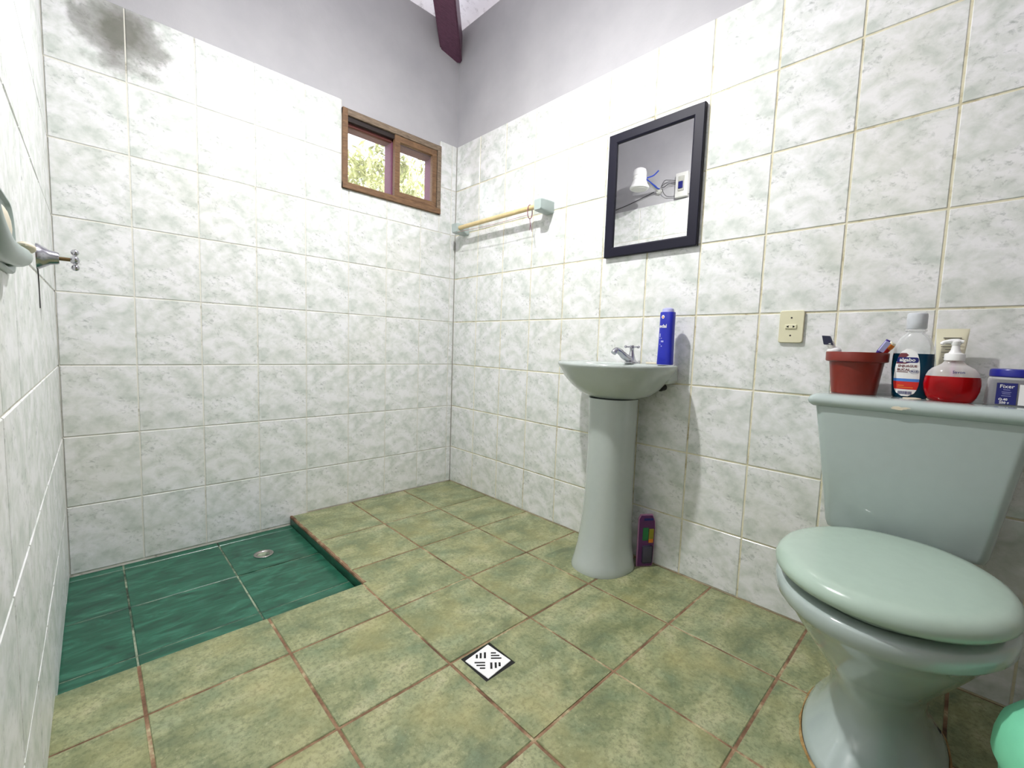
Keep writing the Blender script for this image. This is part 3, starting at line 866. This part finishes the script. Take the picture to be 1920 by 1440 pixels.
bm = BM(); loft(bm, [mw_ring(*p) for p in prof]); part('liquid', bm, 'teal', mw, True, label='teal mouthwash')
bm = BM(); loft(bm, [mw_ring(*p) for p in top], False, True); part('bottle_shoulder', bm, 'clear', mw, True)
bm = BM(); lathe(bm, (wx, wy, LZ), [(.0185, .168), (.0195, .170), (.0195, .200), (.0185, .205), (.016, .207)], 28); part('cap', bm, plain('grey-white cap', srgb(206, 210, 216), .3), mw, True, angle=30)
def on_mw(yc, zc, lift=.0006):
    def f(u, v):
        z = zc+v
        w, dd = .0375, .0245
        for (za, wa, da), (zb, wb, db) in zip(prof+top[1:4], prof[1:]+top[1:5]):
            if za <= z <= zb and zb > za:
                k = (z-za)/(zb-za); w = wa+(wb-wa)*k; dd = da+(db-da)*k
        y = -u+yc; q = max(-.97, min(.97, y/w))
        x = -dd*(1-abs(q)**2.3)**(1/2.3)
        return (wx+x-lift, wy+y, LZ+z)
    return f
def patch(bm, P, outline):
    """grid-fill an outline given as list of (v, u0, u1) rows so it follows the curved face"""
    rows = [[bm.verts.new(P(u0+(u1-u0)*i/8, v)) for i in range(9)] for v, u0, u1 in outline]
    for a, b in zip(rows, rows[1:]):
        for i in range(8): bm.faces.new((a[i], a[i+1], b[i+1], b[i]))
    return bm
LB = .007   # label sits left of the middle
def oval(v0, v1, cut0=-9, cut1=9, n=16, hw=.0235, vc=.062, vh=.058):
    out = []
    lo, hi = max(v0, vc-vh+.0005), min(v1, vc+vh-.0005)
    for k in range(n+1):
        v = lo+(hi-lo)*k/n; q = (v-vc)/vh
        h = hw*(1-abs(q)**2.6)**(1/2.6)*(1-.12*q)
        out.append((v, -h, h))
    return out
bm = BM(); patch(bm, on_mw(LB, 0), oval(-1, 1)); lab = part('label', bm, 'white', mw)
bm = BM(); patch(bm, on_mw(LB, 0, .0009), oval(.021, .040)); part('print', bm, 'red', lab)
bm = BM(); patch(bm, on_mw(LB, 0, .0009), oval(.040, .047)); part('print', bm, 'skyblue', lab)
bm = BM(); patch(bm, on_mw(LB, 0, .0009), [(.086, -.020, .0165), (.088, -.021, .019), (.092, -.0205, .0195), (.097, -.0195, .0185), (.099, -.018, .016)]); part('brand_band', bm, 'navyprint', lab)
bm = BM(); patch(bm, on_mw(LB, 0, .0009), [(.083, -.0215, -.004), (.086, -.0215, .004)]); part('print', bm, 'maroon', lab)
bm = BM(); patch(bm, on_mw(LB, 0, .0009), [(.099, -.019, -.004), (.104, -.0175, .001), (.109, -.0145, -.004)]); part('print', bm, 'maroon', lab)
bm = text_bm('algabo', .0115, on_mw(LB+.001, .0925, .0013), .0003); part('lettering', bm, 'white', lab)
bm = text_bm('ENJUAGUE', .0078, on_mw(LB, .0775, .0013), .0002, sxx=.93); part('lettering', bm, 'maroon', lab)
bm = text_bm('BUCAL', .0082, on_mw(LB+.0065, .0685, .0013), .0002, sxx=.95); part('lettering', bm, 'maroon', lab)
bm = BM(); patch(bm, on_mw(LB, 0, .0011), [(.0625, -.019, .002), (.064, -.019, .002)]); part('print', bm, 'maroon', lab)
bm = text_bm('PLUS', .0055, on_mw(LB-.0135, .0645, .0013), .0002); part('lettering', bm, 'navyprint', lab)
bm = BM()
P = on_mw(LB-.0135, .0645, .0012)
ro = [P(.0085*math.cos(2*PI*k/24), .0048*math.sin(2*PI*k/24)) for k in range(24)]; ri = [P(.0078*math.cos(2*PI*k/24), .0041*math.sin(2*PI*k/24)) for k in range(24)]
loft(bm, [ro, ri], False, False); part('print', bm, 'navyprint', lab)
bm = BM(); patch(bm, on_mw(LB, 0, .0012), [(.0245, -.015, .014), (.0262, -.015, .014)]); patch(bm, on_mw(LB, 0, .0012), [(.029, -.015, -.003), (.031, -.015, -.003)]); part('print', bm, 'orange', lab)
bm = BM(); u = -.013
while u < .013:
    w = random.choice((.0006, .0010, .0016)); P = on_mw(LB, 0, .0012)
    patch(bm, P, [(.0085, u, u+w), (.0165, u, u+w)]); u += w+random.choice((.0007, .0011))
part('barcode', bm, 'navyprint', lab)

# pale ring on the tank lid
bm = BM(); lathe(bm, (-.150, -2.058, LZ-.0005), [(.016, 0), (.017, .001), (.0165, .0025), (.0135, .0028), (.0125, .0015)], 28)
single('plastic_disc', bm, 'soap', 'small flat cream plastic disc lying in front of the mouthwash', 'disc', True)

# cream tube behind
cx_, cy_ = -.045, -2.112
ct = thing('cream_tube', 'cream-coloured squeeze tube standing behind the red soap dispenser', 'tube', (cx_, cy_, LZ))
bm = BM()
rings = []
for z, w, dd in ((.03, .0185, .0175), (.06, .021, .015), (.11, .025, .008), (.158, .0285, .0022), (.168, .029, .0014), (.172, .029, .0014)):
    rings.append([(cx_+dd*math.cos(2*PI*k/28), cy_+w*math.sin(2*PI*k/28), LZ+z) for k in range(28)])
loft(bm, rings); tb_ = part('tube_body', bm, 'cream', ct, True, angle=50)
bm = BM(); lathe(bm, (cx_, cy_, LZ), [(.018, 0), (.0185, .002), (.0185, .03), (.017, .031)], 28); part('cap', bm, 'white', ct, True, angle=30)
bm = BM()
for k in range(9):
    z = .148-.0068*k; w = .020-.0008*k; dd = .0045+.0013*k
    box(bm, cx_-dd-.0012, cx_-dd+.0002, cy_-w+random.uniform(0, .004), cy_+w-random.uniform(0, .01), LZ+z, LZ+z+(.0026 if k == 0 else .0013))
part('print', bm, 'grey_print', tb_)

# liquid soap dispenser
sx, sy = -.140, -2.122
sd_ = thing('soap_dispenser', 'round clear pump dispenser half full of red liquid soap', 'soap dispenser', (sx, sy, LZ))
g = [(.034, 0), (.037, .002), (.0425, .012), (.0465, .026), (.0478, .040), (.0470, .052), (.0455, .058)]
bm = BM(); lathe(bm, (sx, sy, LZ), g, 36, sx=.72); part('liquid', bm, 'redsoap', sd_, True, label='red liquid soap')
g2 = [(.0455, .058), (.042, .068), (.036, .076), (.027, .082), (.021, .086), (.0165, .092), (.0155, .096)]
bm = BM(); lathe(bm, (sx, sy, LZ), g2, 36, False, True, sx=.72); part('bottle_top', bm, 'clear_milky', sd_, True)
bm = text_bm('Savon', .0085, lambda u, v: (sx-.0285+.0*u, sy-.010-u, LZ+.0685+v), .0001); 
for v in bm.verts: v.co.x -= .0035
part('lettering', bm, 'navyprint', sd_)
bm = BM(); lathe(bm, (sx, sy, LZ), [(.0165, .094), (.0175, .095), (.0175, .108), (.0165, .110), (.011, .112), (.008, .118), (.0065, .128), (.008, .131), (.0085, .138), (.006, .140)], 28); part('pump', bm, 'white', sd_, True, angle=30)
bm = BM(); tube(bm, curve_pts([(sx, sy-.012, LZ+.1375), (sx, sy, LZ+.139), (sx-.003, sy+.018, LZ+.1365), (sx-.004, sy+.024, LZ+.131)], 12), [.004]*3+[.0055]*4+[.0042]*6, 10); part('nozzle', bm, 'white', sd_, True)
bm = BM(); tube(bm, [(sx, sy, LZ+.05), (sx, sy, LZ+.10)], .0045, 8); part('dip_tube', bm, 'pink', sd_, True)

# hair gel jar
jx, jy = -.105, -2.222
jar = thing('hair_gel_jar', 'squat clear jar of hair gel with a deep blue screw lid and navy label', 'jar', (jx, jy, LZ-.002))
def jring(z, s, r=.012):
    return [(jx+p[0]*s, jy+p[1]*s, LZ-.002+z) for p in rrect(.082, .088, r, 5)]
bm = BM(); loft(bm, [jring(.001, .98), jring(.004, 1.02), jring(.008, 1.03), jring(.058, .96)]); part('gel', bm, 'gel', jar, True, angle=30)
bm = BM(); loft(bm, [jring(0, 1.0), jring(.003, 1.06), jring(.008, 1.07), jring(.060, 1.0), jring(.064, .95)]); part('jar_body', bm, 'clear', jar, True, angle=30)
bm = BM(); lathe(bm, (jx, jy, LZ-.002), [(.040, .064), (.0425, .066), (.0425, .078), (.041, .081), (.036, .0825)], 36); part('lid', bm, 'deepblue', jar, True, angle=40)
def on_jar(u, v, lift=.001):   # front face leans back slightly
    return (jx - .041*(1.07-.07*(v-.008)/.052) - lift, jy - u, LZ-.002+v)
bm = BM()
for (u0, u1, v0, v1, mt) in ((-.030, .000, .006, .052, 'navyprint'), (.003, .016, .006, .050, 'white'), (.020, .034, .006, .051, 'white')):
    bm = BM(); patch(bm, on_jar, [(v0, u0, u1), (v1, u0, u1)]); part('label', bm, mt, jar)
bm = text_bm('Fixer', .0105, lambda u, v: on_jar(-.015+u, .0445+v, .0016), .0001); part('lettering', bm, 'white', jar)
bm = text_bm('Q.40', .0065, lambda u, v: on_jar(-.019+u, .0165+v, .0016), .0002); part('lettering', bm, 'white', jar)
bm = text_bm('250 g', .0065, lambda u, v: on_jar(-.017+u, .0095+v, .0016), .0002); part('lettering', bm, 'white', jar)
bm = BM()
for v, w in ((.037, .010), (.032, .014), (.0285, .012), (.024, .014)): patch(bm, lambda u, vv: on_jar(u, vv, .0016), [(v, -.015-w/2, -.015+w/2), (v+.0008, -.015-w/2, -.015+w/2)])
part('print', bm, 'lilac', jar)

# ------------------------------------------------------------------ bin at the right
bnx, bny = -.60, -2.338
bn = thing('waste_bin', 'mint green plastic waste bin with a domed lid beside the toilet', 'bin', (bnx, bny, 0))
bm = BM(); lathe(bm, (bnx, bny, 0), [(.088, 0), (.092, .003), (.112, .24), (.116, .242), (.118, .254), (.114, .255)], 40); part('bin_body', bm, 'mint', bn, True, angle=30)
bm = BM(); lathe(bm, (bnx, bny, 0), [(.119, .248), (.121, .253), (.120, .272), (.115, .296), (.103, .314), (.084, .326), (.05, .334), (.01, .337)], 40); part('lid', bm, 'mint', bn, True, angle=50)

# ------------------------------------------------------------------ floor drain
dr = thing('floor_drain', 'square white slotted drain grate set into the olive floor tiles', 'drain', (DR[0], DR[1], -.004))
upd = Vector((.043, .051, 0)); rtd = Vector((.0485, -.041, 0))
def dp(p, q, z): return Vector((DR[0], DR[1], z)) + rtd*p + upd*q
bm = BM(); box(bm, DR[0]-.0503, DR[0]+.0503, DR[1]-.0523, DR[1]+.0523, -.0085, -.0014); part('drain_shade_plate', bm, 'black', dr)  # thin black plate painted as the dark gap under the grate
bm = BM()
c4 = [dp(0, .95, -.0013), dp(-.95, 0, -.0013), dp(0, -.95, -.0013), dp(.95, 0, -.0013)]
prism(bm, c4, (0, 0, .0025)); bmesh.ops.bevel(bm, geom=bm.edges[:], offset=.001, segments=1, affect='EDGES')
grate = part('grate', bm, 'white', dr)
slots = [(-.13, .12, -.13, .46, 0), (-.31, .12, -.31, .42, 0), (-.47, .12, -.47, .33, 0)]
slots += [(.12, .12, .56, .12, 1), (.12, .27, .48, .27, 1), (.12, .42, .34, .42, 1)]
slots += [(-a, -b, -c, -d_, e) for a, b, c, d_, e in slots]
for a, b, c, d_, vert in slots:
    w = .044
    if vert == 0: q = [dp(a-w, b, .0013), dp(a+w, b, .0013), dp(c+w, d_, .0013), dp(c-w, d_, .0013)]
    else: q = [dp(a, b-w*.8, .0013), dp(a, b+w*.8, .0013), dp(c, d_+w*.8, .0013), dp(c, d_-w*.8, .0013)]
    bm = BM(); prism(bm, q, (0, 0, .0003)); part('slot_inlay', bm, 'black', grate)  # flat black inlay painted as a dark slot, nothing is cut

sdr = thing('shower_drain', 'round steel drain strainer in the deep green shower floor', 'drain', (SD[0], SD[1], SH-.01))
bm = BM(); lathe(bm, (SD[0], SD[1], SH), [(.029, -.008), (.0345, .0005), (.0355, .002), (.034, .0034), (.026, .0028), (.022, -.001), (.021, -.007), (.001, -.0075)], 36, False, False); part('rim', bm, 'steel', sdr, True, angle=60)
for k in range(6):
    a = 2*PI*k/6
    bm = BM(); lathe(bm, (SD[0]+.0125*math.cos(a), SD[1]+.0125*math.sin(a), SH-.0072), [(.0048, 0), (.0048, .0006)], 10); part('strainer_hole', bm, 'black', sdr)

# ------------------------------------------------------------------ left wall fittings (built in the wall's frame: local x = along +y, -y = into the room)
def LW(name, label, cat, s, z, group=None):
    ca, sa = math.cos(PI/2-TILT), math.sin(PI/2-TILT)
    return thing(name, label, cat, (ROOM_X + s*ca, s*sa, z), PI/2-TILT, group)
tp = LW('shower_tap', 'chrome shower tap with a cone flange and cross handle on the left wall', 'tap', -.62, 1.0)
def spin(bm, prof, n=24):
    rings = [[(r*math.cos(2*PI*k/n), -o, r*math.sin(2*PI*k/n)) for k in range(n)] for r, o in prof]
    return loft(bm, rings)
bm = BM(); spin(bm, [(.030, .0), (.0295, .003), (.024, .012), (.017, .022), (.0145, .034), (.013, .037)]); part('flange', bm, 'chrome', tp, True, angle=60)
bm = BM(); spin(bm, [(.0045, .034), (.0045, .060)], 10); part('stem', bm, 'brass', tp, True)
bm = BM(); spin(bm, [(.007, .056), (.009, .060), (.009, .068), (.005, .071)], 12)
for a in (0, 1):
    v = Vector((0, 0, .018)) if a == 0 else Vector((.018, 0, 0))
    c = Vector((0, -.064, 0))
    tube(bm, [c-v, c+v], .0042, 8); sphere(bm, c-v, .0078, 10); sphere(bm, c+v, .0078, 10)
part('cross_handle', bm, 'chrome', tp, True)
bm = BM(); tube(bm, curve_pts([(0, -.001, -.02), (.001, -.0015, -.06), (.006, -.0012, -.12)], 8), .0011, 5)
part('loose_thread', bm, 'cable', tp)

sdish = LW('soap_dish', 'grey-green ceramic soap dish with a grip loop on the left wall', 'soap dish', -1.29, .90)
bm = BM()
sec = rrect(.50, .105, .048, 8)
loft(bm, [[(p[0]*s-.05, -o, .063+p[1]*s) for p in sec] for o, s in ((0, 1), (.005, 1), (.008, .97), (.008, .93), (.003, .90))]); part('back_plate', bm, 'ceramic_shaded', sdish, True, angle=50)
bm = BM(); tube(bm, curve_pts([(-.36, -.006, .080), (-.29, -.016, .074), (-.245, -.020, .055), (-.215, -.021, .032), (-.14, -.021, .018), (-.04, -.021, .020), (.06, -.020, .028), (.095, -.016, .030), (.110, -.004, .030)], 48), .0135, 16)
part('grip_loop', bm, 'ceramic_shaded', sdish, True)
bm = BM(); box(bm, -.20, .085, -.014, -.002, .018, .028, .003, 2); part('soap_ledge', bm, 'ceramic_shaded', sdish, True)
s1 = LW('soap_bar', 'worn beige soap bar lying at the far end of the soap dish', 'soap', -1.185, .9425)
bm = BM(); sphere(bm, (.03, -.022, .0075), 1, 18, (.034, .011, .0075)); part('bar', bm, 'soap', s1, True)
s2 = LW('soap_remnant', 'small upright beige soap remnant inside the soap dish loop', 'soap', -1.30, .929)
bm = BM(); sphere(bm, (0, -.0125, .026), 1, 16, (.045, .0085, .026)); part('remnant', bm, 'soap', s2, True)

# electric shower above the tiles, seen in the mirror
es = thing('electric_shower', 'white electric shower head on a wall arm above the shower taps', 'shower', (-1.45, -.335, 2.02))
hx, hy, hz0 = -1.45, -.335, 2.03
bm = BM(); lathe(bm, (hx, hy, hz0), [(.066, 0), (.070, .004), (.070, .014), (.060, .03), (.050, .058), (.047, .064), (.049, .068), (.049, .085), (.046, .089), (.049, .093), (.049, .118), (.042, .138), (.026, .148), (.004, .151)], 36); part('heater_body', bm, 'white', es, True, angle=30)
bm = BM(); lathe(bm, (hx, hy, hz0-.006), [(.052, 0), (.056, .006)], 30); part('rose', bm, 'offwhite', es)
bm = BM(); tube(bm, curve_pts([(-1.648, -.39, 2.055), (-1.56, -.375, 2.075), (-1.50, -.355, 2.10), (hx, hy, 2.115)], 16), .0105, 12); part('arm', bm, 'offwhite', es, True)
bm = BM(); tube(bm, [(-1.648, -.39, 2.055), (-1.632, -.388, 2.057)], [.026, .02], 20); part('flange', bm, 'offwhite', es, True)
bm = BM(); tube(bm, curve_pts([(hx-.045, hy-.03, 2.115), (-1.53, -.40, 2.135), (-1.54, -.435, 2.165)], 12), .0045, 8)
tube(bm, curve_pts([(hx-.03, hy-.045, 2.095), (-1.53, -.39, 2.08), (-1.59, -.40, 2.062), (-1.63, -.40, 2.065)], 14), .0045, 8)
tube(bm, curve_pts([(hx-.03, hy-.04, 2.10), (-1.52, -.375, 2.095), (-1.60, -.39, 2.075)], 14), .0038, 8)
part('blue_wires', bm, 'bluewire', es, True, label='taped blue wires')
bm = BM(); tube(bm, curve_pts([(-1.632, -.355, 2.050), (-1.640, -.25, 2.03), (-1.644, -.10, 2.0), (-1.642, .0, 1.985)], 16), .003, 6)
cb = single('supply_cable', bm, 'cable', 'thin black cable running along the plaster above the left wall tiles', 'cable', True)
sb = thing('breaker_box', 'grey-white breaker box with a blue switch on the left wall plaster', 'switch', (-1.65, -.575, 1.968))
bm = BM(); box(bm, -1.656, -1.622, -.622, -.530, 1.968, 2.142, .004, 2); part('box_body', bm, 'offwhite', sb, True)
bm = BM(); box(bm, -1.624, -1.615, -.598, -.553, 2.01, 2.115, .002); part('switch_frame', bm, 'greypipe', sb)
bm = BM(); box(bm, -1.617, -1.606, -.592, -.559, 2.025, 2.075, .003); part('switch', bm, 'navyprint', sb)
for k, dz in enumerate((.0, .012, -.012)):
    bm = BM(); tube(bm, curve_pts([(-1.636, -.527, 2.085+dz), (-1.622, -.48, 2.095+dz), (-1.626, -.44, 2.09+dz*2), (-1.612, -.425, 2.068+dz*.4)], 14), .0022, 6); part('wire', bm, 'cable', sb)
bm = BM(); tube(bm, curve_pts([(-1.612, -.43, 2.055), (-1.628, -.44, 2.02), (-1.64, -.47, 1.995), (-1.642, -.56, 1.985), (-1.642, -.68, 1.982)], 16), .0024, 6); part('wire', bm, 'cable', sb)

# ------------------------------------------------------------------ pendant lamp (above the frame)
lamp = thing('pendant_lamp', 'bare lit bulb hanging on a cord from the ceiling', 'lamp', tuple(BULB))
bm = BM(); lathe(bm, tuple(BULB), [(.034*math.sin(PI*k/20)+.0002, -.013*math.cos(PI*k/20)) for k in range(0, 11)], 28); part('bulb', bm, 'bulb', lamp, True, label='glowing lower dome of the bulb')
bm = BM(); lathe(bm, tuple(BULB), [(.0345, -.001), (.0352, .004), (.030, .022), (.021, .036)], 28); part('bulb_housing', bm, 'white', lamp, True)
bm = BM(); lathe(bm, tuple(BULB), [(.019, .034), (.022, .04), (.022, .075), (.008, .085)], 20); part('socket', bm, 'white', lamp, True)
bm = BM(); tube(bm, [BULB+Vector((0, 0, .08)), BULB+Vector((0, 0, .62))], .003, 8); part('cord', bm, 'cable', lamp)

# ------------------------------------------------------------------ garden outside
bm = BM(); box(bm, -8, 10, .30, 14, -.35, -.30)
g_ = struct('ground', bm, 'soil')
def shrub(name, label, cx, cy, h, rx, n, seed):
    rnd = random.Random(seed)
    s = thing(name, label, 'shrub', (cx, cy, -.30), 0, None)
    bm = BM()
    for k in range(n):
        a = rnd.uniform(0, 2*PI); zz = rnd.uniform(.25, 1.0)
        rr = rx*math.sqrt(max(.05, 1-((zz-.55)/.5)**2))*rnd.uniform(.55, 1.05)
        p = Vector((cx+rr*math.cos(a), cy+rr*math.sin(a), -.30+zz*h+rnd.uniform(-.1, .1)))
        L = rnd.uniform(.03, .065); W = L*rnd.uniform(.28, .4)
        q = Matrix.Rotation(rnd.uniform(0, 2*PI), 3, 'Z') @ Matrix.Rotation(rnd.uniform(-1.2, 1.2), 3, 'X')
        pts = [(0, -L, 0), (W, -.1*L, .006), (0, L, 0), (-W, -.1*L, .006)]
        v = [bm.verts.new(p + q @ Vector(t_)) for t_ in pts]
        bm.faces.new((v[0], v[1], v[2])); bm.faces.new((v[0], v[2], v[3]))
    me = bpy.data.meshes.new('foliage'); bmesh.ops.translate(bm, verts=bm.verts, vec=-Vector((cx, cy, -.30))); bm.to_mesh(me); bm.free()
    o = link('foliage', me, 'leaf', s); o['kind'] = 'stuff'
    for k in range(5):
        a = 2*PI*k/5; bm = BM()
        tube(bm, curve_pts([(cx+.03*math.cos(a), cy+.03*math.sin(a), -.30), (cx+.15*math.cos(a+.3), cy+.15*math.sin(a+.3), h*.4), (cx+.5*rx*math.cos(a), cy+.5*rx*math.sin(a), h*.78)], 10), [.022]*4+[.014]*4+[.008]*3, 7)
        part('stem', bm, 'bark', s)
    return s
shrub('garden_shrub', 'sunlit pale green shrub outside, filling the pane beside the window jamb', .86, 2.7, 3.18, .68, 9500, 3)
shrub('garden_shrub', 'sunlit loose shrub outside behind the sliding sash of the window', 2.35, 4.4, 4.0, .85, 6000, 5)
